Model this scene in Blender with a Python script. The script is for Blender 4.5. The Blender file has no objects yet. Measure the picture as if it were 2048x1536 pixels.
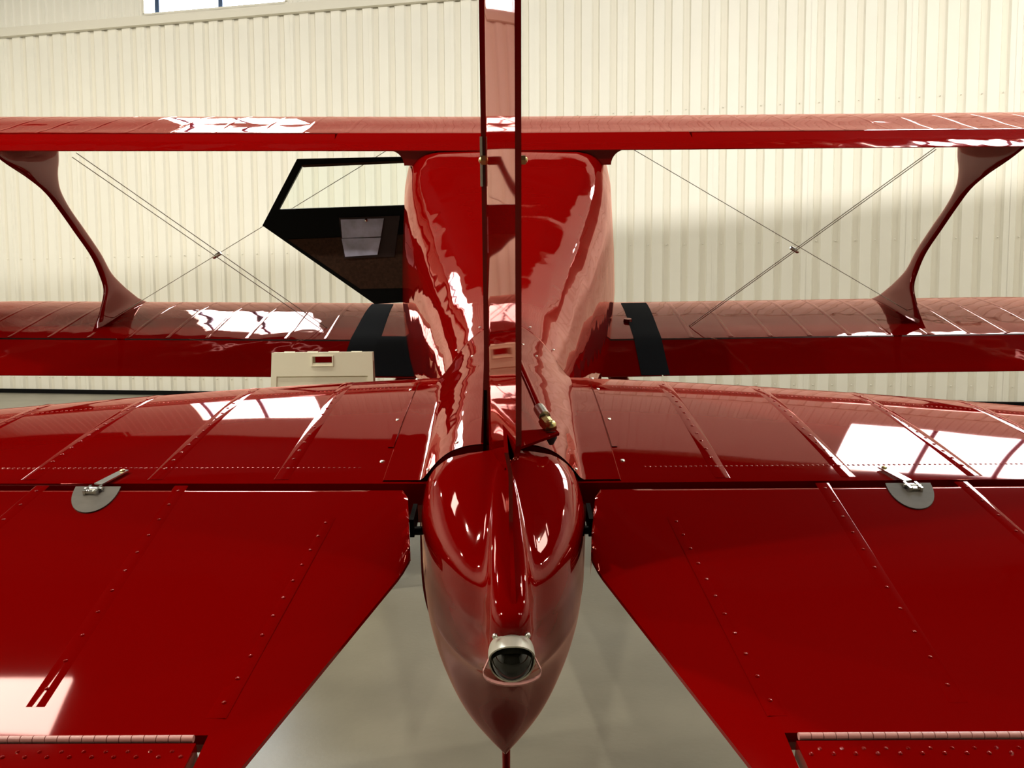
import bpy, bmesh, math, random
from math import sin, cos, pi, sqrt, radians, tan, atan
from mathutils import Vector, Matrix
random.seed(4)
S = bpy.context.scene
C = S.collection
# ------------------------------------------------------------------ camera
CAM_H = 1.5
PITCH = radians(4.26)
cd = bpy.data.cameras.new('camera'); cam = bpy.data.objects.new('camera', cd); C.objects.link(cam)
cam.location = (0, 0, CAM_H); cam.rotation_euler = (radians(90) - PITCH, radians(0.0), 0)
cam.rotation_euler.rotate_axis('Z', radians(-0.25))
cd.sensor_width = 36; cd.lens = 36*1650/2048; cd.clip_start = .05; cd.clip_end = 200
S.camera = cam
# ------------------------------------------------------------------ view, world
S.view_settings.view_transform = 'Standard'; S.view_settings.look = 'None'
S.view_settings.gamma = 1; S.view_settings.exposure = 0.0
S.view_settings.use_curve_mapping = False
try:
    S.cycles.use_denoising = True
    S.cycles.max_bounces = 8; S.cycles.diffuse_bounces = 3; S.cycles.glossy_bounces = 5
    S.cycles.sample_clamp_indirect = 6; S.cycles.caustics_reflective = False; S.cycles.caustics_refractive = False
except Exception: pass
w = bpy.data.worlds.new('world'); S.world = w; w.use_nodes = True
w.node_tree.nodes['Background'].inputs[0].default_value = (.75, .88, 1, 1)
w.node_tree.nodes['Background'].inputs[1].default_value = 1.0

def area_light(name, loc, target, sx, sy, power, col=(1, 1, 1), spread=180):
    l = bpy.data.lights.new(name, 'AREA'); l.shape = 'RECTANGLE'; l.size = sx; l.size_y = sy
    l.energy = power; l.color = col; l.spread = radians(spread)
    o = bpy.data.objects.new(name, l); C.objects.link(o); o.location = loc
    o.rotation_euler = (Vector(target)-Vector(loc)).to_track_quat('-Z', 'Y').to_euler()
    return o
LAMPS = [(x, 4.4) for x in (-11, -5.5, 0, 5.5, 10.5)]+[(x, -2.2) for x in (-11, -6.5, 6, 10.5)]+[(-11, 10.5), (11, 9.5)]
LAMP_Z = 9.4
LAMP_P = 310
def spot(name, loc, target, power, ang, blend, col, rad=.12):
    l = bpy.data.lights.new(name, 'SPOT'); l.energy = power; l.spot_size = radians(ang); l.spot_blend = blend; l.color = col; l.shadow_soft_size = rad
    o = bpy.data.objects.new(name, l); C.objects.link(o); o.location = loc
    o.rotation_euler = (Vector(target)-Vector(loc)).to_track_quat('-Z', 'Y').to_euler(); return o
spot('added_wash_light', (3.0, 0.0, 8.6), (3.2, 15.0, 8.6), 5700, 84, .05, (1, .965, .90), .006)  # added spot that brightens the upper far wall, no known lamp there

# ------------------------------------------------------------------ materials
def mat(name, col, rough=.5, metal=0, spec=.5, bump=None, var=None, emit=None, coat=0, trans=0, ior=1.5):
    m = bpy.data.materials.new(name); m.use_nodes = True
    nt = m.node_tree; b = nt.nodes['Principled BSDF']; L = nt.links
    b.inputs['Base Color'].default_value = (*col, 1); b.inputs['Roughness'].default_value = rough
    b.inputs['Metallic'].default_value = metal; b.inputs['Specular IOR Level'].default_value = spec
    b.inputs['IOR'].default_value = ior
    b.inputs['Coat Weight'].default_value = coat; b.inputs['Transmission Weight'].default_value = trans
    tc = None
    if bump or var:
        tc = nt.nodes.new('ShaderNodeTexCoord')
    if var:
        sc, amt = var
        n = nt.nodes.new('ShaderNodeTexNoise'); n.inputs['Scale'].default_value = sc; n.inputs['Detail'].default_value = 5
        L.new(tc.outputs['Object'], n.inputs['Vector'])
        r = nt.nodes.new('ShaderNodeMapRange'); r.inputs['From Min'].default_value = .3; r.inputs['From Max'].default_value = .7
        r.inputs['To Min'].default_value = 1-amt; r.inputs['To Max'].default_value = 1+amt
        L.new(n.outputs['Fac'], r.inputs['Value'])
        mx = nt.nodes.new('ShaderNodeVectorMath'); mx.operation = 'SCALE'; mx.inputs[0].default_value = col
        L.new(r.outputs[0], mx.inputs['Scale']); L.new(mx.outputs[0], b.inputs['Base Color'])
    if bump:
        prev = None
        for (sc, dist, det) in bump:
            n = nt.nodes.new('ShaderNodeTexNoise'); n.inputs['Scale'].default_value = sc; n.inputs['Detail'].default_value = det
            L.new(tc.outputs['Object'], n.inputs['Vector'])
            bp = nt.nodes.new('ShaderNodeBump'); bp.inputs['Strength'].default_value = 1; bp.inputs['Distance'].default_value = dist
            L.new(n.outputs['Fac'], bp.inputs['Height'])
            if prev: L.new(prev.outputs[0], bp.inputs['Normal'])
            prev = bp
        L.new(prev.outputs[0], b.inputs['Normal'])
    if emit:
        b.inputs['Emission Color'].default_value = (*emit[0], 1); b.inputs['Emission Strength'].default_value = emit[1]
    return m
RED = (.165, .0004, .0003)
M = {}
def paint(name, col, bump, ior=1.45, rough=.03, tint=(1, .60, .54)):
    # hand rubbed red dope: red pigment, reflections reddened by painting the gloss colour
    m = bpy.data.materials.new(name); m.use_nodes = True
    nt = m.node_tree; L = nt.links; nt.nodes.remove(nt.nodes['Principled BSDF'])
    out = nt.nodes['Material Output']
    df = nt.nodes.new('ShaderNodeBsdfDiffuse'); df.inputs['Color'].default_value = (*col, 1)
    gl = nt.nodes.new('ShaderNodeBsdfGlossy'); gl.inputs['Color'].default_value = (*tint, 1); gl.inputs['Roughness'].default_value = rough
    fr = nt.nodes.new('ShaderNodeFresnel'); fr.inputs['IOR'].default_value = ior
    mx = nt.nodes.new('ShaderNodeMixShader'); L.new(fr.outputs[0], mx.inputs[0]); L.new(df.outputs[0], mx.inputs[1]); L.new(gl.outputs[0], mx.inputs[2])
    L.new(mx.outputs[0], out.inputs['Surface'])
    tc = nt.nodes.new('ShaderNodeTexCoord'); prev = None
    for (sc, dist, det) in bump:
        n = nt.nodes.new('ShaderNodeTexNoise'); n.inputs['Scale'].default_value = sc; n.inputs['Detail'].default_value = det
        L.new(tc.outputs['Object'], n.inputs['Vector'])
        bp = nt.nodes.new('ShaderNodeBump'); bp.inputs['Strength'].default_value = 1; bp.inputs['Distance'].default_value = dist
        L.new(n.outputs['Fac'], bp.inputs['Height'])
        if prev: L.new(prev.outputs[0], bp.inputs['Normal'])
        prev = bp
    for q in (df, gl, fr): L.new(prev.outputs[0], q.inputs['Normal'])
    return m
M['fabric'] = paint('red_dope_brightened', (.20, .0006, .0005), [(2.8, .0062, 1.5), (9, .0006, 1)])  # same red paint as the tail, base brightened where the wings lack light
M['metalred'] = paint('red_metal_paint', RED, [(6, .0035, 1.5)])
M['tail'] = paint('red_tail_paint', RED, [(2.5, .0012, 1)])
M['wall'] = mat('cream_sheet_metal', (.86, .835, .745), .45, spec=.3, var=(.7, .03))
M['flash'] = mat('cream_flashing', (.80, .765, .66), .5, spec=.3)
M['frame'] = mat('dark_window_frame', (.02, .05, .12), .4)
M['floor'] = mat('sealed_concrete', (.185, .172, .132), .36, spec=.45, var=(1.4, .18), bump=[(40, .0006, 4)])
M['ceil'] = mat('dark_ceiling', (.012, .011, .010), .9, spec=.05)
M['black'] = mat('black_paint', (.0012, .0012, .0015), .5, spec=.12)
M['walk'] = mat('black_grip_tape', (.002, .002, .0024), .85, spec=.08, bump=[(300, .0006, 2)])
M['brown'] = mat('brown_lining', (.050, .022, .012), .8, spec=.2, var=(60, .3))
M['glass'] = mat('door_glass', (.93, .98, .95), .01, trans=1, ior=1.02, spec=.3)
M['clear'] = mat('lens_glass', (.008, .007, .004), .015, spec=.5, ior=1.5)
M['chrome'] = mat('polished_aluminium', (.80, .78, .70), .22, metal=1)
M['alu'] = mat('satin_aluminium', (.62, .60, .50), .32, metal=.55, spec=.8)
M['steel'] = mat('steel', (.60, .58, .52), .28, metal=1)
M['brass'] = mat('brass', (.55, .47, .20), .3, metal=1)
M['wire'] = mat('steel_wire', (.50, .47, .40), .35, metal=.6)
M['patch'] = mat('grey_leather', (.10, .085, .065), .7, spec=.3, var=(30, .15))
M['plastic'] = mat('cream_plastic', (.95, .90, .70), .55, spec=.3)
M['pocket'] = mat('pale_pocket_lining', (.52, .53, .74), .45, var=(12, .25))
M['rubber'] = mat('rubber', (.006, .006, .006), .7)
M['pink'] = mat('pale_pink_guard', (.55, .25, .22), .35, spec=.5)
M['windowpane'] = mat('bright_window', (.5, .6, .7), .1, emit=((.86, .94, 1.0), 24.0))
M['skylight'] = mat('skylight_panel', (.5, .5, .45), .4, emit=((1, .95, .88), 24.0))
M['lamp'] = mat('lamp_glass', (.8, .8, .8), .3, emit=((1, .90, .72), 60.0))
M['dark'] = mat('dark_gap', (.004, .0, .0), .9, spec=.05)

# ------------------------------------------------------------------ helpers
def tag(o, label=None, cat=None, group=None, kind=None):
    if label: o['label'] = label
    if cat: o['category'] = cat
    if group: o['group'] = group
    if kind: o['kind'] = kind
    return o
def obj(name, verts, faces, m, parent=None, smooth=40, fix=True):
    me = bpy.data.meshes.new(name); me.from_pydata([tuple(v) for v in verts], [], faces)
    if fix:
        b = bmesh.new(); b.from_mesh(me); bmesh.ops.remove_doubles(b, verts=b.verts, dist=1e-6)
        bmesh.ops.recalc_face_normals(b, faces=b.faces); b.to_mesh(me); b.free()
    if smooth:
        for p in me.polygons: p.use_smooth = True
        me.set_sharp_from_angle(angle=radians(smooth))
    o = bpy.data.objects.new(name, me); me.materials.append(m); C.objects.link(o)
    if parent: o.parent = parent
    return o
def inst(src, name, parent, loc=(0, 0, 0), rot=None, m=None):
    o = bpy.data.objects.new(name, src if isinstance(src, bpy.types.Mesh) else src.data); C.objects.link(o)
    o.parent = parent; o.location = loc
    if rot is not None: o.rotation_euler = rot
    return o
class MB:
    def __init__(s): s.v = []; s.f = []
    def add(s, v, f):
        n = len(s.v); s.v += [Vector(p) for p in v]; s.f += [[i+n for i in q] for q in f]
    def box(s, a, b):
        x0, y0, z0 = a; x1, y1, z1 = b
        s.add([(x0,y0,z0),(x1,y0,z0),(x1,y1,z0),(x0,y1,z0),(x0,y0,z1),(x1,y0,z1),(x1,y1,z1),(x0,y1,z1)],
              [[0,3,2,1],[4,5,6,7],[0,1,5,4],[1,2,6,5],[2,3,7,6],[3,0,4,7]])
    def tube(s, pts, r, n=8, cap=True):
        pts = [Vector(p) for p in pts]; rs = r if isinstance(r, (list, tuple)) else [r]*len(pts)
        vs = []; up = None
        for i, p in enumerate(pts):
            t = (pts[min(i+1, len(pts)-1)]-pts[max(i-1, 0)]).normalized()
            if up is None: up = Vector((0, 0, 1)) if abs(t.z) < .9 else Vector((1, 0, 0))
            a = t.cross(up).normalized(); b = a.cross(t).normalized(); up = b
            vs += [p+(a*cos(2*pi*k/n)+b*sin(2*pi*k/n))*rs[i] for k in range(n)]
        fs = []
        for i in range(len(pts)-1):
            for k in range(n):
                fs.append([i*n+k, i*n+(k+1) % n, (i+1)*n+(k+1) % n, (i+1)*n+k])
        if cap: fs += [list(range(n)), list(range((len(pts)-1)*n, len(pts)*n))]
        s.add(vs, fs)
    def loft(s, rings, closed=True, cap=True):
        n = len(rings[0]); vs = [p for r in rings for p in r]; fs = []
        for i in range(len(rings)-1):
            for k in range(n if closed else n-1):
                fs.append([i*n+k, i*n+(k+1) % n, (i+1)*n+(k+1) % n, (i+1)*n+k])
        if cap and closed: fs += [list(range(n)), list(range((len(rings)-1)*n, len(rings)*n))]
        s.add(vs, fs)
    def prism(s, poly, off):
        off = Vector(off); n = len(poly); a = [Vector(p) for p in poly]
        s.add(a+[p+off for p in a], [list(range(n)), list(range(n, 2*n))]+[[i, (i+1) % n, n+(i+1) % n, n+i] for i in range(n)])
    def dome(s, c, ax, r, h, n=10, m=3):
        c = Vector(c); ax = Vector(ax).normalized(); q = ax.to_track_quat('Z', 'Y')
        rings = [[c + q @ Vector((r*cos(t)*cos(2*pi*k/n), r*cos(t)*sin(2*pi*k/n), h*sin(t))) for k in range(n)] for t in [pi/2*i/m*.98 for i in range(m+1)]]
        s.loft(rings)
    def o(s, name, m, parent=None, smooth=40, fix=True): return obj(name, s.v, s.f, m, parent, smooth, fix)
def lerp(a, b, t): return a+(b-a)*t
def interp(tab, x):
    if x <= tab[0][0]: return tab[0][1:]
    for a, b in zip(tab, tab[1:]):
        if x <= b[0]:
            t = (x-a[0])/(b[0]-a[0]); return tuple(lerp(p, q, t) for p, q in zip(a[1:], b[1:]))
    return tab[-1][1:]
def smooth_interp(tab, x):
    # Catmull-Rom through the table
    n = len(tab)
    if x <= tab[0][0]: return tab[0][1:]
    if x >= tab[-1][0]: return tab[-1][1:]
    for i in range(n-1):
        if x <= tab[i+1][0]:
            p0 = tab[max(i-1, 0)]; p1 = tab[i]; p2 = tab[i+1]; p3 = tab[min(i+2, n-1)]
            h = p2[0]-p1[0]; t = (x-p1[0])/h; out = []
            for k in range(1, len(p1)):
                m1 = (p2[k]-p0[k])/(p2[0]-p0[0])*h; m2 = (p3[k]-p1[k])/(p3[0]-p1[0])*h
                out.append((2*t**3-3*t*t+1)*p1[k]+(t**3-2*t*t+t)*m1+(-2*t**3+3*t*t)*p2[k]+(t**3-t*t)*m2)
            return tuple(out)

# ================================================================== THE HANGAR
PSI = atan(.2)
WB = bpy.data.objects.new('wall_back', None); C.objects.link(WB); WB['kind'] = 'structure'
WB.location = (0, 16, 0); WB.rotation_euler = (0, 0, -PSI)          # local x along the wall, -y towards the room
PITCHW = .33; NR = 5; SHEET = PITCHW*NR; TRIM_Z = 7.64; ROOF = 15.5
def roof_z(x): return 11.6
def rib_profile(n, p, x0=0, ch=.24, dp=.062, fl=.10):
    pts = [(x0, 0)]
    for i in range(n):
        a = x0+i*p+p*.5
        pts += [(a-p*ch/2-p*fl, 0), (a-p*ch/2, dp), (a+p*ch/2, dp), (a+p*ch/2+p*fl, 0)]
    pts.append((x0+n*p, 0)); return pts
def sheet_mesh(name, n, p, z0, z1, **k):
    pr = rib_profile(n, p, **k); b = MB(); v = []; f = []
    for (x, y) in pr: v += [(x, y, z0), (x, y, z1)]
    for i in range(len(pr)-1): f.append([2*i, 2*i+2, 2*i+3, 2*i+1])
    # the lapped edge stands 4 mm proud of the neighbour
    n0 = len(v); v += [(0, -.006, z0), (.03, -.006, z0), (.03, -.006, z1), (0, -.006, z1), (.03, 0, z0), (.03, 0, z1)]
    f += [[n0, n0+1, n0+2, n0+3], [n0+1, n0+4, n0+5, n0+2]]
    # screws on the channel bottoms
    for zz in ([0.35, 2.93, 5.37] if z0 < 1 else [z0+.22, z0+2.4]):
        for i in range(n):
            cx = (i+.5)*p; q = len(v); r = .012
            v += [(cx-r, .03, zz-r), (cx+r, .03, zz-r), (cx+r, .03, zz+r), (cx-r, .03, zz+r), (cx, .015, zz)]
            f += [[q, q+1, q+4], [q+1, q+2, q+4], [q+2, q+3, q+4], [q+3, q, q+4]]
    me = bpy.data.meshes.new(name); me.from_pydata(v, [], f); me.materials.append(M['wall'])
    return me
low = sheet_mesh('sheet', NR, PITCHW, 0, TRIM_Z)
WX = [(-7.62, -4.52), (7.05, 11.9), (-17.9, -14.8)]      # windows along the wall
WZ = [(7.84, 10.2), (8.9, 11.45), (7.84, 9.4)]
x = -21.0; k = 0
while x < 16.5:
    inst(low, 'panel', WB, (x, 0, 0)); x += SHEET
# upper sheets: twice as dense ribs, stepping proud of the lower ones; cut round the windows
def upper(x0, x1, z0, z1):
    n = max(1, round((x1-x0)/.2)); p = (x1-x0)/n
    i = 0
    while i < n:
        c = min(8, n-i)
        key = 'u%d_%.3f_%.2f_%.2f' % (c, p, z0, z1)
        me = bpy.data.meshes.get(key) or sheet_mesh(key, c, p, z0, z1, ch=.34, dp=.025, fl=.1)
        inst(me, 'panel', WB, (x0+i*p, -.06, 0)); i += c
edges = [-21.0]
wins = sorted(zip(WX, WZ))
cur = -21.0
for (a, b), (z0, z1) in wins:
    upper(cur, a, TRIM_Z, ROOF); upper(a, b, TRIM_Z, z0) if z0-TRIM_Z > .5 else None
    upper(a, b, z1, ROOF); cur = b
upper(cur, 16.2, TRIM_Z, ROOF)
b = MB(); b.box((-21, -.10, TRIM_Z-.02), (16.2, 0.0, TRIM_Z+.16)); b.o('flashing', M['flash'], WB, smooth=0)
b = MB(); b.box((-21, .05, 0), (16.2, .12, ROOF)); b.o('outer_skin', M['flash'], WB, smooth=0)
for wi, ((a, bb), (z0, z1)) in enumerate(wins):
    we = bpy.data.objects.new('window_%d' % (wi+1), None); C.objects.link(we); we['kind'] = 'structure'
    we.parent = WB
    npan = 3 if wi != 2 else 4
    fr = MB(); t = .05
    fr.box((a, -.10, z0-.05), (bb, .045, z0)); fr.box((a, -.10, z1), (bb, .045, z1+.05))
    fr.box((a-.04, -.10, z0), (a, .045, z1)); fr.box((bb, -.10, z0), (bb+.04, .045, z1))
    fo = fr.o('window_frame', M['flash'], we, smooth=0)
    xs = [a, a+.26, a+.26+(bb-a-.26)/2, bb] if wi != 2 else [a+(bb-a)*i/3 for i in range(4)]
    for i in range(len(xs)-1):
        pn = MB(); pn.box((xs[i]+(.05 if i else 0), .0, z0), (xs[i+1]-.05*(i < len(xs)-2), .02, z1)); pn.o('pane', M['windowpane'], we, smooth=0)
        if i:
            mu = MB(); mu.box((xs[i]-.05, -.05, z0), (xs[i]+.05, .03, z1)); mu.o('mullion', M['frame'], we, smooth=0)
# side walls, rear wall
def plainwall(name, ax, p, a0, a1, m=None):
    root = bpy.data.objects.new(name, None); C.objects.link(root); root['kind'] = 'structure'
    me = sheet_mesh(name+'_sheet', NR*2, PITCHW, 0, ROOF)
    if m: me.materials[0] = m
    root.location = p; root.rotation_euler = (0, 0, ax)
    x = a0
    while x < a1: inst(me, 'panel', root, (x, 0, 0)); x += SHEET*2
    return root
plainwall('wall_left', pi/2, (-15, 0, 0), -15, 18)
plainwall('wall_right', -pi/2, (14, 0, 0), -13, 14)
plainwall('wall_front', pi, (0, -13, 0), -16, 15, mat('dark_hangar_door', (.035, .033, .028), .5))
b = MB(); b.box((-26, -15, -.2), (24, 24, 0)); fl = b.o('floor', M['floor'], smooth=0); fl['kind'] = 'structure'
b = MB(); b.prism([(-22, -15, roof_z(-22)), (18, -15, roof_z(18)), (18, 24, roof_z(18)), (-22, 24, roof_z(-22))], (0, 0, .2)); ce = b.o('ceiling', M['ceil'], smooth=0); ce['kind'] = 'structure'
for yy in range(-10, 21, 4):
    b = MB(); b.prism([(-20, yy-.1, roof_z(-20)-.4), (17, yy-.1, roof_z(17)-.4), (17, yy+.1, roof_z(17)-.4), (-20, yy+.1, roof_z(-20)-.4)], (0, 0, .4)); q = b.o('beam', M['ceil'], ce, smooth=0)
b = MB(); b.box((-21, -.05, 0), (16.2, -.012, .09)); bo = b.o('baseboard_back', M['black'], None, smooth=0); bo['kind'] = 'structure'
bo.location = WB.location; bo.rotation_euler = WB.rotation_euler
# skylight panel in the ceiling
sk = MB(); sk.box((-9.6, 7.2, 11.5), (-6.85, 8.1, 11.55)); s_ = sk.o('window_4', M['skylight'], None, smooth=0); s_['kind'] = 'structure'
sk = MB(); sk.box((7.3, 4.7, 11.5), (8.8, 6.4, 11.55)); s_ = sk.o('window_5', M['skylight'], None, smooth=0); s_['kind'] = 'structure'
# hanging high bay lamps
def lampmesh():
    b = MB(); n = 20
    b.loft([[Vector((r*cos(2*pi*k/n), r*sin(2*pi*k/n), z)) for k in range(n)] for r, z in ((.20, 0), (.19, .12), (.12, .25), (.09, .42), (.02, .45))]); return b
proto = None
for i, (lx, ly) in enumerate(LAMPS):
    r = bpy.data.objects.new('high_bay_lamp', None); C.objects.link(r); r.parent = ce; r.location = (lx, ly, LAMP_Z)
    if proto is None:
        sh = lampmesh().o('lamp_shade', M['steel'], r)
        b = MB(); b.tube([(0, 0, -.012), (0, 0, -.002)], .15, 20); gl = b.o('lamp_lens', M['lamp'], r)
        b = MB(); b.tube([(0, 0, .45), (0, 0, roof_z(-11)-LAMP_Z)], .012, 6); co = b.o('cord', M['black'], r)
        proto = (sh, gl, co)
    else:
        for q, nm in zip(proto, ('lamp_shade', 'lamp_lens', 'cord')): inst(q, nm, r)
    l = bpy.data.lights.new('lamp_light', 'AREA'); l.shape = 'DISK'; l.size = .3; l.energy = LAMP_P*(1.5 if lx < -3 else .62); l.color = (1, .93, .79)
    lo = bpy.data.objects.new('lamp_light', l); C.objects.link(lo); lo.parent = r; lo.location = (0, 0, -.03); lo.visible_glossy = True

# unseen wall washer, added so its lip shades the lower far wall
WF = bpy.data.objects.new('added_wall_washer', None); C.objects.link(WF); WF.parent = ce; WF.location = (3.0, 0, 8.6)
b = MB(); b.box((-.45, -.22, -.1155), (.45, .32, -.1085)); b.o('light_cutoff_lip', M['black'], WF, smooth=0)
b = MB(); b.box((-.45, -.22, -.13), (.45, -.20, .16)); b.o('back_plate', M['black'], WF, smooth=0)
b = MB(); b.tube([(-.4, -.21, .15), (-.4, -.21, 3.0)], .01, 6); b.o('hanger', M['black'], WF)
b = MB(); b.tube([(.4, -.21, .15), (.4, -.21, 3.0)], .01, 6); b.o('hanger', M['black'], WF)

# ================================================================== THE BIPLANE
ALPHA = radians(13.0)
PL = bpy.data.objects.new('biplane', None); C.objects.link(PL)
PL.location = (-.02, 1.7, 0); PL.rotation_euler = (ALPHA, 0, 0)
tag(PL, 'glossy red cabin biplane seen from behind its tail, filling the hangar foreground', 'airplane')
YC = -1.7*cos(ALPHA)+CAM_H*sin(ALPHA); ZC = 1.7*sin(ALPHA)+CAM_H*cos(ALPHA)
def V(x, d, h): return Vector((x, d+YC, ZC-h))

# ---- fuselage: d, half width, top h, mid h, bottom h, exponent
FUS = [(1.44, .160, .566, .82, 1.06, 3.3), (1.9, .185, .570, .86, 1.18, 2.8), (2.3, .215, .566, .88, 1.30, 2.4),
       (2.8, .275, .530, .90, 1.44, 2.5), (3.4, .375, .440, .92, 1.58, 3.0), (4.2, .530, .290, .94, 1.74, 4.6),
       (4.8, .625, .150, .95, 1.86, 8.0), (5.3, .680, .078, .97, 1.92, 10.0), (6.0, .695, -.05, .99, 1.96, 9.0),
       (6.7, .660, .02, 1.02, 1.98, 4.6), (7.3, .62, .34, 1.06, 1.90, 2.4), (8.3, .60, .50, 1.10, 1.75, 2.0), (8.7, .50, .62, 1.10, 1.62, 2.0)]
NST = 14
def fsec(d, th, facet=True):
    w_, t_, m_, b_, n_ = smooth_interp(FUS, d)
    def P(a):
        c, s = cos(a), sin(a); e = 2/(n_ if s >= 0 else 2.3)
        x = w_*abs(c)**e*(1 if c >= 0 else -1)
        if s > 0: x *= 1-.115*min(1, max(0, (d-3.6)/1.2))*(abs(s)**e)**2
        z = (m_-t_ if s >= 0 else b_-m_)*abs(s)**e*(1 if s >= 0 else -1)
        return x, m_-z
    if not facet: return P(th)
    st = 2*pi/(NST*2); i = math.floor(th/st); f = th/st-i
    pa, pb = P(i*st), P((i+1)*st); q = P(th)
    k = .55*min(1, max(0, (d-2.0)/.8)) * (1 if d < 7 else 0)
    return lerp(q[0], lerp(pa[0], pb[0], f), k), lerp(q[1], lerp(pa[1], pb[1], f), k)
b = MB(); rings = []
ds = [1.44+i*.06 for i in range(int((8.7-1.44)/.06)+1)]+[8.7]
for d in ds:
    rings.append([V(*(lambda q: (q[0], d, q[1]))(fsec(d, 2*pi*k/168))) for k in range(168)])
b.loft(rings)
fus = b.o('fuselage', M['fabric'], PL, smooth=55)
def ftop(x, d):
    w_, t_, m_, b_, n_ = smooth_interp(FUS, d)
    r = abs(x)/w_
    if r >= 1: return m_+(r-1)*3
    return m_-(m_-t_)*(1-r**n_)**(1/n_)

# ---- tailplane
D0 = .68; DH = 1.425; HALF = 1.9
def le_d(x):
    a = abs(x); v = 2.235-.187*a**1.5
    if a > 1.35: v -= .55*(1-sqrt(max(0, 1-((a-1.35)/.56)**2)))
    return v
def yt(t, th=.056): return 5*th*(.2969*sqrt(max(t, 0))-.126*t-.3516*t*t+.2843*t**3-.1015*t**4)*1.0
CT = 1.62
def stab_h(x, d):
    l = le_d(x)
    if d > l: return D0+(d-l)*8
    return D0-CT*yt((l-d)/CT)*(1 if abs(x) < 1.4 else max(.25, 1-(abs(x)-1.4)))
stabs = []
for s in (-1, 1):
    b = MB(); rings = []
    n = 34
    for i in range(n+1):
        x = s*(.10+(HALF-.10)*i/n); l = le_d(x); r = []
        fr = [((1-cos(pi*j/24/1.0))/2) for j in range(25)]
        tk = (1 if abs(x) < 1.4 else max(.25, 1-(abs(x)-1.4)))
        ln = max(l-DH-.004, .02)
        for t in fr: q = (t*.6+.4*t*t)*ln; r.append(V(x, l-q, D0-CT*yt(q/CT)*tk))
        for t in reversed(fr[1:]): q = (t*.6+.4*t*t)*ln; r.append(V(x, l-q, D0+CT*yt(q/CT)*tk))
        rings.append(r)
    b.loft(rings)
    st = b.o('stabilizer', M['tail'], PL, smooth=50); stabs.append(st)
    # rib tapes with stitching, each its own strip
    for k, xr in enumerate((.42, .66, .90, 1.14, 1.38, 1.62)):
        tb = MB(); rr = []
        sl = .10
        m_ = 26
        for j in range(m_+1):
            t = j/m_; x = s*(xr+sl*0*t); d = lerp(le_d(x)-.03, DH+.02, t)
            rr.append([V(x-.016, d, stab_h(x, d)+.0004), V(x-.013, d, stab_h(x, d)-.0006), V(x+.013, d, stab_h(x, d)-.0006), V(x+.016, d, stab_h(x, d)+.0004)])
        tb.loft(rr, closed=False); tb.o('rib_tape', M['tail'], st, smooth=30)
        sb = MB()
        for j in range(14):
            t = (j+.5)/14; d = lerp(le_d(s*xr)-.08, DH+.05, t); c = V(s*xr, d, stab_h(s*xr, d)-.001)
            sb.dome(c, (0, 0, 1), .004, .0009, 8, 2)
        q = sb.o('rib_stitching', M['tail'], st); q['kind'] = 'stuff'
    # stitched seam along the spar
    sb = MB()
    for j in range(150):
        x = s*(.28+j*.01); d = DH+.075; sb.dome(V(x, d, stab_h(x, d)+.0003), (0, 0, 1), .0035, .0012, 6, 2)
        d2 = le_d(x)-.16; sb.dome(V(x, d2, stab_h(x, d2)+.0003), (0, 0, 1), .0035, .0012, 6, 2)
    q = sb.o('seam_stitching', M['tail'], st); q['kind'] = 'stuff'

# ---- elevators
DROOP = radians(0.3)
def rot_el(d, h):   # droop about the hinge
    dd = DH-d; return DH-(dd*cos(DROOP)), h+dd*sin(DROOP)
def te_d(x):
    a = abs(x)
    return interp([(.150, 1.21), (.158, 1.165), (.293, .722), (.312, .64), (.334, .595), (1.25, .59), (1.37, .605), (1.48, .64), (1.58, .69), (1.67, .76), (1.75, .84), (1.81, .94), (1.855, 1.04), (1.885, 1.15), (1.90, 1.28)], a)[0]
TABX0, TABX1, TABD = .334, 1.15, .787
def el_half(x, d):
    c = CT; l = 2.235-.187*abs(x)**1.5; te = te_d(x)
    th0 = c*yt((l-DH)/c); r = (DH-d)/(DH-te) if DH > te else 1
    r = max(0, min(1, r)); thn = lerp(th0, .003, r**1.0)
    tip = 1 if abs(x) < 1.4 else max(.25, 1-(abs(x)-1.4))
    # big chord: bound thickness so that the inner diagonal stays knife thin
    rr = (DH-d)/.91
    thn = min(thn, lerp(th0, .004, min(1, rr*.9)))
    return thn*tip
def el_h(x, d):
    dd, hh = rot_el(d, D0-el_half(x, d)); return hh
elevs = []
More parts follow.
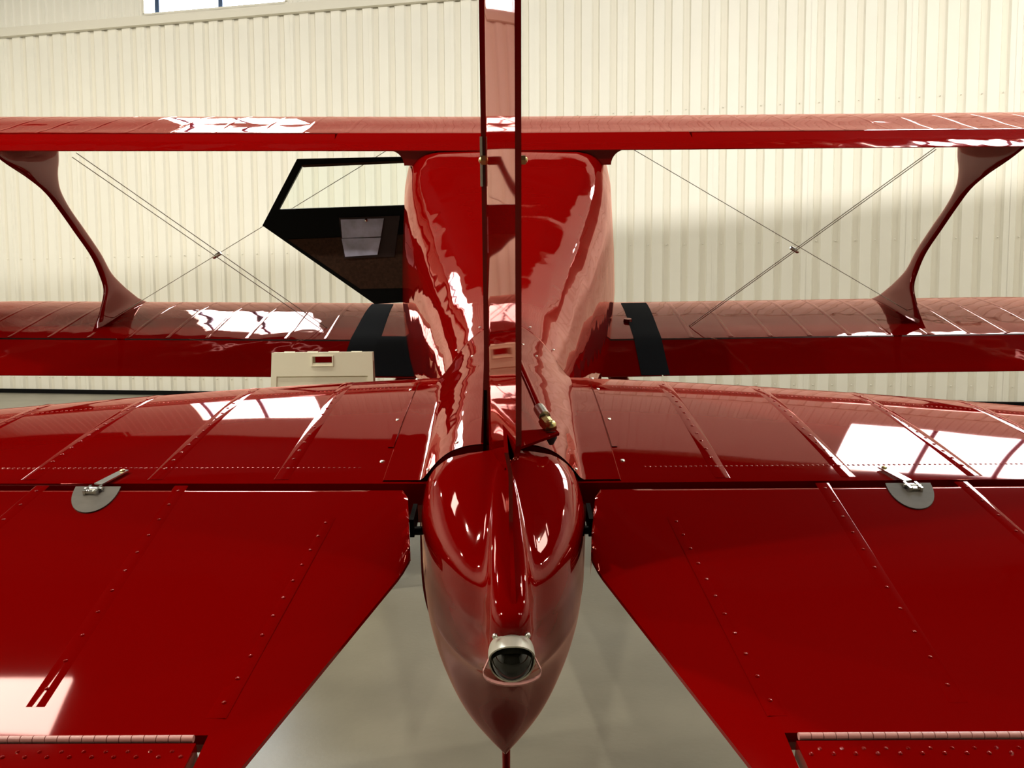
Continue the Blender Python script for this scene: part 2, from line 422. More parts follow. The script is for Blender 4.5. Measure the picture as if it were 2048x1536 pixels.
for s in (-1, 1):
    b = MB(); rings = []
    xs = [.150, .152, .156, .162, .170]+[.17+.160*i/12 for i in range(1, 12)]+[.333, .3339]
    xs2 = [.3341+(TABX1-.3341)*i/12 for i in range(13)]
    xs3 = [TABX1+.0003+(1.9-TABX1-.0003)*i/14 for i in range(15)]
    def ring(x, tdcap=None):
        te = te_d(x) if tdcap is None else tdcap; r = []
        m_ = 22; th0 = el_half(x, DH)
        front = []
        for j in range(7):
            a = pi/2*j/6; front.append((DH-.03+.026*sin(a), th0*cos(a)))
        up = []
        for j in range(m_+1):
            d = lerp(DH-.03, te, j/m_); hh = el_half(x, d); up.append((d, hh))
        for (d, hh) in reversed(front[1:]):
            r.append((d, D0-hh))
        for (d, hh) in up: r.append((d, D0-hh))
        for (d, hh) in reversed(up): r.append((d, D0+hh))
        for (d, hh) in front[1:-1]: r.append((d, D0+hh))
        if x < .176:
            d0 = lerp(1.225, DH-.02, max(0, min(1, (x-.150)/.025)))
            r = [(min(d, d0), h) for d, h in r]
        return [V(s*x, *rot_el(d, h)) for d, h in r]
    for x in xs: rings.append(ring(x))
    for x in xs2: rings.append(ring(x, TABD+.006))
    for x in xs3: rings.append(ring(x))
    b.loft(rings)
    el = b.o('elevator', M['tail'], PL, smooth=38); elevs.append(el)
    # trim tab
    b = MB(); rr = []
    for i in range(14):
        x = lerp(TABX0+.010, TABX1-.006, i/13); r = []
        up = [(lerp(TABD-.006, te_d(x), j/8), el_half(x, lerp(TABD-.006, te_d(x), j/8))*.97) for j in range(9)]
        for d, hh in up: r.append(V(s*x, *rot_el(d, D0-hh)))
        for d, hh in reversed(up): r.append(V(s*x, *rot_el(d, D0+hh)))
        rr.append(r)
    b.loft(rr); tab = b.o('trim_tab', M['tail'], el, smooth=38)
    # piano hinge, one knuckle after another
    kn = None; kw = .0142
    xk = TABX0+.014; j = 0
    b0 = MB(); b0.tube([(0.0004, 0, 0), (kw-.0006, 0, 0)], .0042, 10)
    while xk < TABX1-.02:
        d, h = rot_el(TABD, D0-el_half(xk, TABD)-.0005)
        p = V(s*xk, d, h)
        if s < 0: p.x -= kw
        if kn is None: kn = b0.o('hinge_knuckle', M['pink'], el); kn.location = p
        else: inst(kn, 'hinge_knuckle', el, p)
        if j % 2: pass
        xk += kw; j += 1
    # rivets along the tab and the ribs
    b = MB()
    for j in range(60):
        x = s*(TABX0+.02+j*.0125); d, h = rot_el(TABD-(.018 if j % 2 else .026), D0-el_half(x, TABD-.02)); b.dome(V(x, d, h), (0, 0, 1), .0026, .0012, 6, 2)
    q = b.o('rivets', M['tail'], el); q['kind'] = 'stuff'
    for k, (xa, xb, da, db) in enumerate(((.30, .335, 1.30, .82), (.60, .56, 1.42, .84), (.86, .86, 1.42, .84), (1.12, 1.12, 1.42, .84))):
        tb = MB(); rr = []
        for j in range(21):
            t = j/20; x = s*lerp(xa, xb, t); d = lerp(da, db, t); hh = el_h(x, d); dd = rot_el(d, 0)[0]
            wv = .0012*((j % 2)*2-1) if False else 0
            rr.append([V(x-.013+wv, dd, hh+.0004), V(x-.011+wv, dd, hh-.0002), V(x+.011+wv, dd, hh-.0002), V(x+.013+wv, dd, hh+.0004)])
        tb.loft(rr, closed=False); tb.o('rib_tape', M['tail'], el, smooth=30)
        sb = MB()
        for j in range(11):
            t = (j+.4)/11; x = s*lerp(xa, xb, t); d = lerp(da, db, t); sb.dome(V(x, rot_el(d, 0)[0], el_h(x, d)-.0008), (0, 0, 1), .0028, .0007, 8, 2)
        q = sb.o('rib_stitching', M['tail'], el); q['kind'] = 'stuff'
    # leather patch and hinge fitting
    px_ = s*(.752 if s < 0 else .757)
    pts = []
    for j in range(25):
        a = pi*j/24; pts.append((px_+.042*cos(a)+s*-.0*sin(a)-.012*s*(-1)*(1-sin(a))*0, DH-.012-.098*sin(a)**.85))
    top = [V(x+-s*.024*((DH-.012-d)/.098)*(1), *rot_el(d, D0-el_half(x, d)-.0022)) for x, d in pts]
    b = MB(); b.prism(top, (0, 0, -.0018)); b.o('leather_patch', M['patch'], el, smooth=0)
    b = MB()
    c = V(px_, *rot_el(DH-.034, D0-el_half(px_, DH-.03)))
    for dx in (-.011, .009):
        b.box((c.x+dx-.0012, c.y-.012, c.z), (c.x+dx+.0032, c.y+.016, c.z+.009))
    b.box((c.x-.010, c.y-.010, c.z+.002), (c.x+.010, c.y+.012, c.z+.007))
    b.tube([(c.x-.016, c.y+.004, c.z+.006), (c.x+.016, c.y+.004, c.z+.006)], .003, 8)
    b.dome((c.x-.006, c.y-.006, c.z+.007), (0, 0, 1), .003, .002, 8, 2); b.dome((c.x+.006, c.y-.006, c.z+.007), (0, 0, 1), .003, .002, 8, 2)
    f1 = b.o('hinge_bracket', M['chrome'], el)
    b = MB()
    a0 = V(px_, DH-.012, stab_h(px_, DH)-.004); a1 = V(px_-s*.022, DH+.055, stab_h(px_, DH+.055)-.003)
    dr = (a1-a0); sd = Vector((0, 0, 1)).cross(dr).normalized()*.0085
    b.prism([a0-sd, a0+sd, a1+sd*.9, a1-sd*.9], (0, 0, .003)); f2 = b.o('hinge_arm', M['steel'], st if False else PL)
    b = MB(); b.dome(a1+Vector((0, 0, .002))-dr*.12, (0, 0, 1), .0065, .005, 6, 2); b.o('bolt', M['brass'], PL)
    # torque tube root: black tube to the tail, dark bar painted in as the gap's shade
    b = MB(); b.tube([V(s*.128, DH-.085, D0+.012), V(s*.160, DH-.085, D0+.012)], .008, 10)
    b.box(tuple(V(s*.160-.004, DH-.095, D0+.02)), tuple(V(s*.160+.004, DH-.03, D0-.015)))
    b.o('torque_tube', M['black'], PL)

# ---- stabilizer root fairing strips with screws
for s in (-1, 1):
    b = MB(); rr = []
    for j in range(30):
        t = j/29; d = lerp(2.16, DH+.012, t); r = []
        for (x, o_) in ((.172, .001), (.175, -.003), (.224, -.003), (.2265, .0005)):
            r.append(V(s*x, d, stab_h(x, d)+o_))
        rr.append(r)
    b.loft(rr, closed=False); b.o('root_strip', M['metalred'], PL, smooth=30)
    b = MB(); rr = []
    for j in range(30):
        t = j/29; d = lerp(2.12, 1.60, t)
        rr.append([V(s*x, d, stab_h(x, d)+o_) for x, o_ in ((.2265, .001), (.2275, -.0022), (.238, -.0022), (.2385, .0005))])
    b.loft(rr, closed=False); b.o('edge_strip', M['metalred'], PL, smooth=30)
    scr = None
    for d in (2.17, 2.02, 1.77, 1.53):
        p = V(s*.240, d, stab_h(.240, d))
        if scr is None:
            q = MB(); q.dome((0, 0, 0), (0, 0, 1), .0055, .003, 10, 3); scr = q.o('screw', M['chrome'], stabs[0 if s < 0 else 1]); scr.location = p
        else: inst(scr, 'screw', stabs[0 if s < 0 else 1], p)

# ---- tail fairing: the skin that blends fin, fuselage and tailplane
def smin(a, b, k):
    h = max(k-abs(a-b), 0)/k; return min(a, b)-h*h*k/4
def fair_h(x, d):
    f = ftop(x, d); s_ = stab_h(x, d)
    return smin(f, s_, .05)
b = MB(); rr = []
NX = 48; ND = 60
def dfront(r): return 2.44-.10*r-.17*r*r
for i in range(ND+1):
    t = i/ND; r_ = []
    for j in range(NX+1):
        u = -1+2*j/NX; x = .178*u; df = dfront(abs(u)); d = lerp(1.436, df, t)
        lift = .0035 if t < .985 else .0
        r_.append(V(x, d, fair_h(x, d)-lift+.0))
    rr.append(r_)
b.loft(rr, closed=False)
fair = b.o('tail_fairing', M['metalred'], PL, smooth=60)
scr = None
for (x, d) in ((-.075, 2.40), (.075, 2.40), (-.14, 2.31), (.14, 2.31), (.05, 2.2), (-.05, 2.2), (.085, 2.12), (-.085, 2.12), (-.085, 1.47), (.140, 1.45), (-.140, 1.45)):
    p = V(x, d, fair_h(x, d)-.003)
    if scr is None:
        q = MB(); q.dome((0, 0, 0), (0, 0, 1), .0045, .003, 10, 3); scr = q.o('screw', M['steel'], fair); scr.location = p
    else: inst(scr, 'screw', fair, p)

# ---- fin
def fin_le(h): return interp([(-.95, 1.75), (-.85, 1.92), (-.6, 2.05), (-.2, 2.17), (.3, 2.32), (.45, 2.42), (.52, 2.55), (.60, 2.62)], h)[0]
b = MB(); rings = []
for i in range(40):
    h = lerp(-.95, .62, i/39); l = fin_le(h); r = []; tk = .0305+.010*max(0, (h-.4)/.2)
    n = 14
    for j in range(n+1):
        t = j/n; d = lerp(DH+.019, l, t); y = tk*sqrt(max(0, 1-t**2.2)); r.append(V(y, d, h))
    for j in range(n-1, -1, -1):
        t = j/n; d = lerp(DH+.019, l, t); y = tk*sqrt(max(0, 1-t**2.2)); r.append(V(-y, d, h))
    rings.append(r)
b.loft(rings); fin = b.o('fin', M['tail'], PL, smooth=50)

# ---- rudder: blade plus the lower bulb that carries the tail light, turned a little to the right
RUD = bpy.data.objects.new('rudder', None); C.objects.link(RUD); RUD.parent = PL
hp = V(0, DH+.02, 0); RUD.location = (hp.x, hp.y, 0)
RA = radians(2.2); RB = radians(2.9); RUD.rotation_euler = (0, 0, RA)
def W(x, d, h):  # rudder local (hinge line at origin)
    v = V(x, d, h); return Vector((v.x, v.y-hp.y, v.z))
def WBl(x, d, h):
    v = W(x, d, h); return Vector((v.x*cos(RB)-v.y*sin(RB), v.x*sin(RB)+v.y*cos(RB), v.z))
b = MB(); rings = []
for i in range(44):
    h = lerp(-1.0, .585, i/43)
    te = 1.115 if h > -.6 else 1.115+.35*(1-sqrt(max(0, 1-((-.6-h)/.42)**2)))
    if h > .455: te = lerp(1.115, 1.36, (h-.455)/.13)
    r = []; n = 14; dl = DH+.015; tk = .028; te_t = .0042
    pts = []
    for j in range(n+1):
        t = j/n; d = lerp(dl, te, t); y = lerp(tk, te_t, t) if t > 0.12 else lerp(tk, te_t, t)*sqrt(max(.0, 1-(1-t/.12)**2*.75))
        pts.append((y, d))
    for y, d in pts: r.append(WBl(y, d, h))
    for y, d in reversed(pts): r.append(WBl(-y, d, h))
    rings.append(r)
b.loft(rings); rb = b.o('rudder_blade', M['tail'], RUD, smooth=50)
# thin web that continues the trailing edge down to the lamp
b = MB(); rings = []
for i in range(20):
    t = i/19; h = lerp(.455, .655, t); te = interp([(.455, 1.125), (.57, 1.12), (.60, 1.085), (.625, 1.03), (.655, .995)], h)[0]
    o_ = .006*min(1, t*6)
    rings.append([W(-.002+o_, 1.40, h), W(-.0040+o_, te, h), W(.0020+o_, te, h), W(.004+o_, 1.40, h)])
b.loft(rings); b.o('rudder_web', M['tail'], RUD, smooth=50)
# bulb
BUL = [(.566, .020, 1.36, .0), (.574, .080, 1.30, .0), (.590, .112, 1.20, .006), (.612, .132, 1.10, .014), (.645, .145, 1.00, .026), (.680, .149, .985, .030), (.720, .149, .985, .031),
       (.765, .150, 1.03, .026), (.82, .149, 1.10, .022), (.90, .143, 1.18, .016), (1.00, .122, 1.25, .010), (1.10, .085, 1.30, .006), (1.17, .040, 1.34, .004), (1.20, .008, 1.36, .003)]
b = MB(); rings = []
for i in range(70):
    h = lerp(.566, 1.20, (i/69)**1.15); wh, te, nk = smooth_interp(BUL, h); wh = max(wh, .004); nk = max(nk, .0015)
    r = []; n = 26; dl = DH-.012
    pts = []
    ex = 1.0 if h < .8 else lerp(1, .8, min(1, (h-.8)/.3))
    for j in range(n+1):
        t = j/n
        ya = wh*smooth_interp([(0, 1), (.18, .985), (.36, .88), (.52, .72), (.67, .50), (.78, .27), (.88, .205), (1.0, .19)], t)[0]; ya = max(ya, nk)
        yb = nk+(wh-nk)*(1-t**2.0)**.75
        y = lerp(ya, yb, min(1, max(0, (h-.73)/.10)))
        if t > .94: y *= sqrt(max(0, 1-((t-.94)/.06)**2*.85))
        pts.append((y, lerp(dl, te, t)))
    for y, d in pts: r.append(W(y, d, h))
    for y, d in reversed(pts): r.append(W(-y, d, h))
    rings.append(r)
b.loft(rings); bulb = b.o('rudder_fairing', M['tail'], RUD, smooth=60)
# dark slot on top of the bulb
b = MB(); p = W(-.032, 1.40, .576)
b.box((p.x-.022, p.y-.006, p.z-.004), (p.x+.028, p.y+.006, p.z+.0035)); b.o('slot', M['dark'], RUD, smooth=0)
# hinge bolts either side
for s in (-1, 1):
    b = MB(); c = W(s*(.036 if s > 0 else .027), DH+.012, .052)
    c += Vector((.004 if s > 0 else 0, 0, 0)); b.tube([c-Vector((s*.012, 0, 0)), c+Vector((s*.004, 0, 0))], .0085, 6); b.dome(c+Vector((s*.004, 0, 0)), (s, 0, 0), .006, .004, 8, 2)
    b.o('hinge_bolt', M['brass'], RUD)
b = MB(); b.box(tuple(V(-.0322, DH+.010, .095)), tuple(V(-.028, DH+.022, .014))); b.o('hinge_slot', M['steel'], PL, smooth=0)
b = MB(); b.prism([V(-.0345, DH+.008, .585), V(-.0345, DH+.036, .585), V(-.0320, DH+.019, .46)], (.006, 0, 0)); b.o('hinge_gap', M['dark'], PL, smooth=0)
# control horn, rod, rod end and boot
b = MB()
hn = [W(.012, 1.44, .545), W(.100, 1.44, .540), W(.106, 1.42, .542), W(.012, 1.385, .562)]
b.prism(hn, (0, 0, .005)); b.o('rudder_horn', M['metalred'], RUD, smooth=0)
e = W(.088, 1.44, .522)
b = MB(); b.tube([W(.022, 1.98, .46), W(.040, 1.80, .485), e+Vector((-.012, .05, .004))], .0075, 10); b.o('push_rod', M['metalred'], RUD)
b = MB(); b.tube([e+Vector((-.014, .058, .006)), e+Vector((-.006, .022, .002))], .0115, 12); b.o('rod_sleeve', M['steel'], RUD)
b = MB(); b.tube([e+Vector((-.006, .022, -.006)), e+Vector((.004, -.006, -.012))], [.013, .012], 8); b.dome(e+Vector((.003, -.004, -.004)), (0, -.3, 1), .011, .008, 10, 3); b.o('rod_end', M['brass'], RUD)
b = MB(); b.tube([e+Vector((.003, -.005, -.017)), e+Vector((.004, -.008, -.030)), e+Vector((.004, -.010, -.042))], [.013, .011, .004], 10); b.o('boot', M['rubber'], RUD)
# tail light
LC = W(0, .975, .700); ax = Vector((0, -1, .20)).normalized()
TL = bpy.data.objects.new('tail_light', None); C.objects.link(TL); TL.parent = RUD; TL.location = LC
TL.rotation_euler = ax.to_track_quat('Z', 'Y').to_euler()
n = 40; b = MB()
def zc(a): return .004+.030*max(0, sin(a))**1.0*(1-.10*abs(cos(a)))  # hooded lip: long on top
rings = []
for (rr_, zz, lip) in ((.020, -.045, 0), (.030, -.036, 0), (.0325, -.018, 0), (.0325, 0, 1), (.0305, 0, 1), (.0300, -.01, 0), (.012, -.012, 0)):
    rings.append([Vector((rr_*cos(2*pi*k/n), rr_*sin(2*pi*k/n), zz+(zc(2*pi*k/n) if lip else 0))) for k in range(n)])
b.loft(rings); hs = b.o('lamp_housing', M['alu'], TL, smooth=35)
b = MB(); m_ = 14
b.loft([[Vector((.0285*sin(pi*j/m_+.01)*cos(2*pi*k/32), .0285*sin(pi*j/m_+.01)*sin(2*pi*k/32), .002+.0285*cos(pi*j/m_+.01))) for k in range(32)] for j in range(m_+1)])
b.o('lens', M['clear'], TL)
b = MB(); gp = []
gp = [(-.031, .004, .006), (-.040, -.013, .012)]+[(.040*cos(pi+pi*t/12), -.013-.013*sin(pi*t/12), .014+.012*sin(pi*t/12)) for t in range(1, 12)]+[(.040, -.013, .012), (.031, .004, .006)]
vs = []
rings = []
for i, p in enumerate(gp):
    p = Vector(p); ww = .0022
    rings.append([p+Vector((0, ww, 0)), p+Vector((0, ww*.3, .0015)), p+Vector((0, -ww, 0)), p+Vector((0, -ww, -.004)), p+Vector((0, ww, -.004))])
b.loft(rings); b.o('lamp_guard', M['pink'], TL, smooth=0)
b = MB(); b.loft([[Vector((r_*cos(2*pi*k/24), r_*sin(2*pi*k/24)-.012, z_)) for k in range(24)] for r_, z_ in ((.024, -.03), (.026, -.012), (.022, -.004))]); b.o('lamp_base', M['steel'], TL)
for s in (-1, 1):
    b = MB(); b.dome((s*.0225, .031, -.004), (0, .5, 1), .0045, .006, 8, 3); b.o('screw', M['steel'], TL)

# ---- wings
AF = [(0, .035, .035), (.0125, .0545, .0193), (.025, .065, .0147), (.05, .079, .0093), (.1, .096, .0042), (.15, .107, .0015), (.2, .1136, .0003), (.3, .117, 0), (.4, .114, 0),
      (.5, .1052, 0), (.6, .0915, 0), (.7, .0735, 0), (.8, .0522, 0), (.9, .028, 0), (1, .0035, 0)]
AFL = [a for a in AF if a[0] < .5]+[(.5, .1055, 0), (.6, .096, 0), (.7, .086, 0), (.735, .082, 0), (.8, .062, 0), (.9, .032, 0), (1, .0035, 0)]
CH = 1.75; SPAN = 4.88
def wing_pt(wg, x, t, side):  # side 0 upper 1 lower
    u, l = smooth_interp(wg.get('af', AF), t); a = abs(x)
    c = CH; dte = wg['d']; hte = wg['h']; inc = wg['inc']
    tp = max(0, (a-3.9)/(SPAN-3.9)); k = sqrt(max(.02, 1-tp**2.2))
    c2 = c*k; dte = dte+(c-c2)*.55
    z = (u if side == 0 else l)*c2*wg['sc']; q = c2*(1-t)
    dh = wg.get('dih', 0)*a
    return V(x, dte+q*cos(inc)+0*z, hte-z*cos(inc)-q*sin(inc)-dh)
AFU = [a for a in AF if a[0] < .75]+[(.8, .0595, 0), (.82, .056, 0), (.9, .030, 0), (1, .0035, 0)]
UP = dict(af=AFU, d=4.92, h=.130, inc=radians(0.0), sc=1.0, dih=.004)
LO = dict(af=AFL, d=5.0, h=1.517, inc=radians(0.1), sc=.9, dih=.010)
def tt(t0, t1, n): return [t0+(t1-t0)*(i/n) for i in range(n+1)]
def wing_body(wg, xs, t1f, name, m, parent):
    b = MB(); rings = []
    for x in xs:
        t1 = t1f(x) if callable(t1f) else t1f; r = []
        ts = [0, .005, .0125, .025, .05, .08, .12, .17, .22, .28, .34, .4, .46, .52, .58, .64, .7, .75]; ts = [q*t1/.75 if False else q for q in ts if q < t1-.01]+[lerp(.75, t1, i/6) for i in range(1, 7)]
        for q in ts: r.append(wing_pt(wg, x, q, 0))
        for q in reversed(ts[1:]): r.append(wing_pt(wg, x, q, 1))
        rings.append(r)
    b.loft(rings); return b.o(name, m, parent, smooth=50)
def flap(wg, x0, x1, t0, t1, name, parent, sk=0):
    b = MB(); rings = []
    for i in range(31):
        x = lerp(x0, x1, i/30); r = []
        ts = tt(t0, t1, 8)
        e = .006
        for q in ts:
            xx = x+(sk*(q-t0) if i == 0 else 0)
            r.append(wing_pt(wg, xx, q, 0))
        for q in reversed(ts): r.append(wing_pt(wg, x+(sk*(q-t0) if i == 0 else 0), q, 1)+Vector((0, 0, .0015)))
        rings.append(r)
    b.loft(rings); return b.o(name, M['fabric'], parent, smooth=50)
def lin(a, b, n): return [lerp(a, b, i/n) for i in range(n+1)]
TS = .82
xu = lin(-SPAN, -1.1, 30)+lin(-1.05, 1.05, 20)+lin(1.1, SPAN, 30)
upw = wing_body(UP, lin(-SPAN, SPAN, 90), TS, 'upper_wing', M['fabric'], PL)
# centre trailing section (fixed), joined edges cut on the diagonal
b = MB(); rings = []
for i in range(25):
    x = lerp(-1.03, 1.10, i/24); r = []
    ts = tt(TS-.002, 1, 8)
    for q in ts:
        k = (q-TS)*.25; xx = x*(1+(-k if x < 0 else k)*0)+(k*(-1 if i == 24 else (-1 if i == 0 else 0))*(-1 if i == 24 else -1)*0)
        r.append(wing_pt(UP, xx, q, 0))
    for q in reversed(ts): r.append(wing_pt(UP, x, q, 1)+Vector((0, 0, .001)))
    rings.append(r)
b.loft(rings); b.o('center_section', M['fabric'], PL, smooth=50)
flap(UP, -1.045, -4.3, TS+.008, 1, 'aileron', PL, sk=.28)
flap(UP, 1.115, 4.3, TS+.008, 1, 'aileron', PL, sk=-.28)
lxs = lin(-SPAN, SPAN, 90)
low_w = wing_body(LO, lxs, .735, 'lower_wing', M['fabric'], PL)
flap(LO, -.98, -4.6, .742, 1, 'flap', PL)
flap(LO, .98, 4.6, .742, 1, 'flap', PL)
for s in (-1, 1):
    b = MB(); rings = []
    for i in range(8):
        x = s*lerp(.4, .97, i/7); ts = tt(.733, 1, 8)
        rings.append([wing_pt(LO, x, q, 0) for q in ts]+[wing_pt(LO, x, q, 1) for q in reversed(ts)])
    b.loft(rings); b.o('wing_root', M['fabric'], PL, smooth=50)
# rib tapes over the wings
for wg, par, t1 in ((UP, upw, TS-.01), (LO, low_w, .725)):
    for s in (-1, 1):
        for k in range(11):
            xr = s*(.98+k*.27); b = MB(); rr = []
            for j in range(28):
                t = .015+(t1-.015)*(j/27)**1.3; q = wing_pt(wg, xr, t, 0)
                rr.append([q+Vector((-.017, 0, -.0004)), q+Vector((-.013, 0, .0006)), q+Vector((.013, 0, .0006)), q+Vector((.017, 0, -.0004))])
            b.loft(rr, closed=False); b.o('rib_tape', M['fabric'], par, smooth=30)
# roof fillet between wing and cabin is smooth: corner gussets under the trailing edge
for s in (-1, 1):
    b = MB(); rings = []
    for i in range(25):
        d = lerp(4.95, 6.2, i/24); k = 1
        x0 = .60; R_ = .085
        hT = ZC-wing_pt(UP, .7, min(.985, max(0, 1-(d-UP['d'])/CH)), 1).z-.004
        arc = [(x0+R_-R_*cos(a), hT+R_-R_*sin(a)) for a in [pi/2*j/8 for j in range(9)]]
        r = [V(s*x_, d, h_) for x_, h_ in arc]+[V(s*(x0-.20), d, hT-.003), V(s*(x0-.05), d, hT+R_)]
        rings.append(r)
    b.loft(rings); b.o('wing_fillet', M['fabric'], PL, smooth=50)
# wing walks
def surf_patch(wg, quad, name, m, parent, lift=.003, n=12):
    # quad: 4 (x, t) corners, on the upper surface
    b = MB(); rr = []
    for i in range(n+1):
        r = []
        for j in range(n+1):
            u, v = i/n, j/n
            x = lerp(lerp(quad[0][0], quad[1][0], u), lerp(quad[3][0], quad[2][0], u), v)
            t = lerp(lerp(quad[0][1], quad[1][1], u), lerp(quad[3][1], quad[2][1], u), v)
            r.append(wing_pt(wg, x, t, 0)+Vector((0, 0, lift)))
        rr.append(r)
    b.loft(rr, closed=False); return b.o(name, m, parent, smooth=60)
surf_patch(LO, [(-.91, .20), (-1.08, .20), (-1.08, .999), (-.86, .999)], 'wing_walk', M['walk'], low_w)
surf_patch(LO, [(-.60, .70), (-.90, .70), (-.88, .999), (-.60, .999)], 'wing_walk', M['walk'], low_w, lift=.0045)
surf_patch(LO, [(.88, .20), (1.08, .20), (1.02, .999), (.84, .999)], 'wing_walk', M['walk'], low_w)
b = MB(); q = wing_pt(LO, .86, .52, 0); b.tube([q+Vector((0, 0, 0)), q+Vector((0, 0, .02))], [.032, .028], 16); b.o('filler_cap', M['metalred'], low_w)

# ---- interplane struts
def strut(s):
    st = [ # fraction up, x, d aft edge, d fwd edge (aft = nearer)
        ]
    top = wing_pt(UP, 3.05, .55, 1); bot = wing_pt(LO, 2.92, .4, 0)
    hT = ZC-top.z; hB = ZC-bot.z
    rows = [(0.00, 2.90, 5.55, 6.62), (0.05, 2.905, 5.63, 6.50), (.12, 2.91, 5.78, 6.30), (.20, 2.92, 5.88, 6.16), (.28, 2.94, 5.90, 6.07), (.40, 2.96, 5.86, 6.00),
            (.55, 3.0, 5.76, 5.90), (.68, 3.03, 5.66, 5.80), (.78, 3.05, 5.56, 5.76), (.86, 3.07, 5.42, 5.80), (.93, 3.08, 5.25, 5.86), (1.0, 3.10, 5.12, 5.92)]
    b = MB(); rings = []
    for i in range(45):
        f = i/44; x, da, df = smooth_interp(rows, f)
        h = lerp(hB+.05, hT-.0, f); r = []; n = 14
        tk = .018+.028*max(0, (.14-f)/.14)**2+.010*max(0, (f-.86)/.14)
        for k in range(2*n):
            a = 2*pi*k/(2*n); u = cos(a)
            d = lerp(da, df, (1-u)/2)
            hh = h
            if f < .12:  # the foot sits on the cambered wing
                tcl = 1-(d-LO['d'])/CH; tcl = min(.99, max(.01, tcl)); surf = ZC-wing_pt(LO, x, tcl, 0).z
                hh = lerp(surf+.01, h, f/.12)
            r.append(V(s*(x+tk*sin(a)*(abs(sin(a))**.2)), d, hh))
        rings.append(r)
    b.loft(rings); return b.o('interplane_strut', M['fabric'], PL, smooth=60)
strut(-1); strut(1)

# ---- flying and landing wires, with the acorn where they cross
def ray(px, py, Y):   # world direction of a picture point -> local point at camera-relative distance d
    u = (px-1024)/1650; v = (py-768)/1650
    p = ALPHA+PITCH
    # depth Z so that d = Y :  d = Z cos p - v Z sin p  (in the aircraft frame)
    Z = Y/(cos(p)-v*sin(p)); return Vector((u*Z+.02, Y+YC, ZC-(Z*sin(p)+v*Z*cos(p))))
for s, A, B_, Cc, D_, X_ in ((-1, (150, 308), (705, 695), (215, 640), (800, 285), (435, 508)), (1, (1877, 300), (1328, 692), (1905, 678), (1262, 296), (1590, 502))):
    for o_ in (-1, 1):
        b = MB(); b.tube([ray(A[0], A[1]-2, 5.3)+Vector((o_*.010, o_*.01, o_*.012)), ray(B_[0], B_[1], 5.75)+Vector((o_*.008, o_*.01, o_*.009))], .0028, 6); b.o('flying_wire', M['wire'], PL)
    b = MB(); b.tube([ray(*Cc, 5.9), ray(*D_, 5.75)], .0024, 6); b.o('landing_wire', M['wire'], PL)
    b = MB(); c = ray(*X_, 5.58); dr = (ray(*D_, 5.35)-ray(*Cc, 5.9)).normalized()
    if s > 0: dr = (ray(*Cc, 5.9)-ray(*D_, 5.35)).normalized()
    b.tube([c-dr*.036, c-dr*.03, c+dr*.03, c+dr*.036], [.008, .013, .013, .008], 10); b.o('wire_spacer', M['steel'], PL)

# ---- the open cabin door, hinged at its front edge, seen from inside
DD = 5.35
def dp(px, py): return ray(px, py, DD)
DR = bpy.data.objects.new('cabin_door', None); C.objects.link(DR); DR.parent = PL
outer = [(596, 316), (850, 312), (850, 604), (800, 604), (750, 607), (526, 449)]
win = [(606, 330), (840, 321), (838, 409), (559, 417)]
off = Vector((0, .035, 0))
P_ = [dp(*q) for q in outer]; Wn = [dp(*q) for q in win]
b = MB()
b.prism([P_[0], P_[1], Wn[1], Wn[0]], off); b.prism([P_[0], Wn[0], Wn[3], P_[5]], off)
b.prism([P_[5], Wn[3], Wn[2], dp(850, 409), P_[2], P_[3], P_[4]], off); b.prism([P_[1], dp(850, 409), Wn[2], Wn[1]], off)
b.o('door_panel', M['black'], DR, smooth=0)
b = MB(); b.prism([q+Vector((0, .012, 0)) for q in Wn], (0, .004, 0)); b.o('door_glass', M['glass'], DR, smooth=0)
b = MB(); g = [dp(*q) for q in ((604, 328), (842, 319), (842, 324), (609, 333))]; b.prism([q+Vector((0, -.004, 0)) for q in g], (0, .004, 0)); b.o('window_channel', M['brown'], DR, smooth=0)
b = MB(); b.prism([dp(*q)+Vector((0, -.008, 0)) for q in ((577, 477), (850, 466), (850, 574), (722, 576))], (0, .008, 0)); b.o('door_lining', M['brown'], DR, smooth=0)
b = MB(); b.prism([dp(*q)+Vector((0, -.022, 0)) for q in ((684, 437), (770, 435), (764, 471), (687, 474))], (0, .014, 0)); b.prism([dp(*q)+Vector((0, -.026, 0)) for q in ((686, 475), (764, 473), (757, 507), (693, 511))], (0, .018, 0))
b.o('map_pocket', M['pocket'], DR, smooth=0)
b = MB(); b.prism([dp(*q)+Vector((0, -.012, 0)) for q in ((680, 434), (802, 430), (790, 512), (690, 515))], (0, .010, 0)); b.o('pocket_backing', mat('dark_maroon', (.02, .003, .004), .6), DR, smooth=0)
b = MB(); b.dome(dp(735, 439)+Vector((0, -.02, 0)), (0, -1, 0), .012, .016, 12, 4); b.o('door_knob', M['chrome'], DR)

# ---- landing gear below (mostly hidden): legs and wheels, tail wheel
def world_to_local(p): return PL.matrix_basis.inverted() @ Vector(p)
PLm = Matrix.Translation(PL.location) @ Matrix.Rotation(ALPHA, 4, 'X'); PLi = PLm.inverted()
for s in (-1, 1):
    hub = PLi @ Vector((s*1.15-.02, 5.9, .34)); atk = PLi @ Vector((s*.75, 6.0, 1.15))
    b = MB(); b.tube([atk, hub+Vector((-s*.02, 0, .0))], [.07, .045], 12); b.o('gear_leg', M['metalred'], PL)
    b = MB(); n = 28; rings = []
    for (r_, x_) in ((.10, -.05), (.24, -.085), (.31, -.075), (.34, -.03), (.34, .03), (.31, .075), (.24, .085), (.10, .05)):
        rings.append([hub+Vector((x_, r_*cos(2*pi*k/n), r_*sin(2*pi*k/n))) for k in range(n)])
    b.loft(rings); b.o('wheel', M['rubber'], PL)
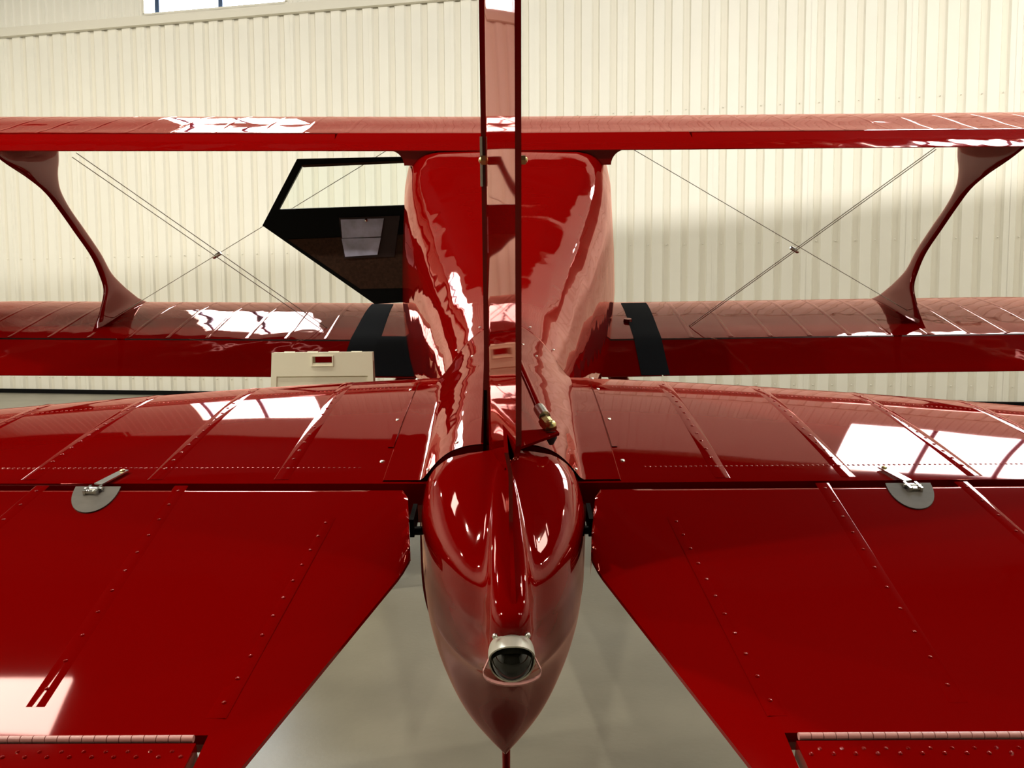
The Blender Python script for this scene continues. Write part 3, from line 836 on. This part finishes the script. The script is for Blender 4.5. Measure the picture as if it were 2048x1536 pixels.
hub = PLi @ Vector((-.02, 2.15, .13)); atk = PLi @ Vector((-.02, 2.2, .62))
b = MB(); b.tube([atk, hub+Vector((0, 0, .02))], [.014, .010], 10); b.o('gear_leg', M['metalred'], PL)
b = MB(); rings = []
for (r_, x_) in ((.03, -.02), (.09, -.04), (.125, -.02), (.125, .02), (.09, .04), (.03, .02)):
    rings.append([hub+Vector((x_, r_*cos(2*pi*k/24), r_*sin(2*pi*k/24))) for k in range(24)])
b.loft(rings); b.o('wheel', M['rubber'], PL)

# ================================================================== A-frame sign on the floor beyond the tail
SB = bpy.data.objects.new('folding_sign_board', None); C.objects.link(SB)
SB.location = (-1.085, 4.75, 0); SB.rotation_euler = (0, 0, radians(4))
tag(SB, 'cream plastic folding A-frame board standing in front of the lower left wing', 'sign board')
HB = 1.335; WW = .284; SPR = .19
def leaf(sy):
    b = MB(); t = .022
    def Q(x, z, o_=0): # point on the leaf: leans out towards the floor
        y = sy*(.018+(HB-z)/HB*SPR); return Vector((x*(1+(HB-z)*.075), y+sy*o_, z))
    def slab(x0, x1, z0, z1, o0, o1):
        v = [Q(x0, z0, o0), Q(x1, z0, o0), Q(x1, z1, o0), Q(x0, z1, o0), Q(x0, z0, o1), Q(x1, z0, o1), Q(x1, z1, o1), Q(x0, z1, o1)]
        b.add(v, [[0, 1, 2, 3], [4, 5, 6, 7], [0, 1, 5, 4], [1, 2, 6, 5], [2, 3, 7, 6], [3, 0, 4, 7]])
    # top band with the handle slot
    slab(-WW, WW, HB-.018, HB, 0, t); slab(-WW, -.055, HB-.062, HB-.018, 0, t); slab(.055, WW, HB-.062, HB-.018, 0, t)
    slab(-WW, WW, HB-.135, HB-.062, 0, t)
    slab(-WW, -WW+.03, .04, HB-.135, 0, t); slab(WW-.03, WW, .04, HB-.135, 0, t); slab(-WW+.03, WW-.03, .04, .12, 0, t)
    slab(-WW+.03, WW-.03, .12, HB-.135, .002, t-.006)
    slab(-WW, -WW+.06, 0, .04, 0, t); slab(WW-.06, WW, 0, .04, 0, t)
    slab(-.062, -.055, HB-.074, HB-.024, t, t+.004); slab(.055, .062, HB-.074, HB-.024, t, t+.004); slab(-.062, .062, HB-.024, HB-.018, t, t+.004); slab(-.062, .062, HB-.08, HB-.074, t, t+.004)
    return b.o('sign_leaf', M['plastic'], SB, smooth=0)
leaf(-1); leaf(1)
for xx in (-.19, -.06, .06, .19):
    b = MB(); b.tube([(xx-.03, 0, HB-.008), (xx+.03, 0, HB-.008)], .013, 10); b.o('hinge', M['plastic'], SB)

for o in bpy.data.objects:
    n = o.name.split('.')[0]
    lb = {'wing_walk': 'black non-slip wing walk strip', 'leather_patch': 'grey leather patch under the hinge', 'door_glass': 'clear door window', 'map_pocket': 'pale shiny map pocket',
          'lamp_housing': 'bare aluminium hooded lamp housing', 'lens': 'dark glass lens', 'rod_end': 'brass rod end', 'boot': 'black rubber boot', 'hinge_bolt': 'brass hinge bolt', 'door_lining': 'dark brown door lining'}.get(n)
    if lb and o.parent: o['label'] = lb
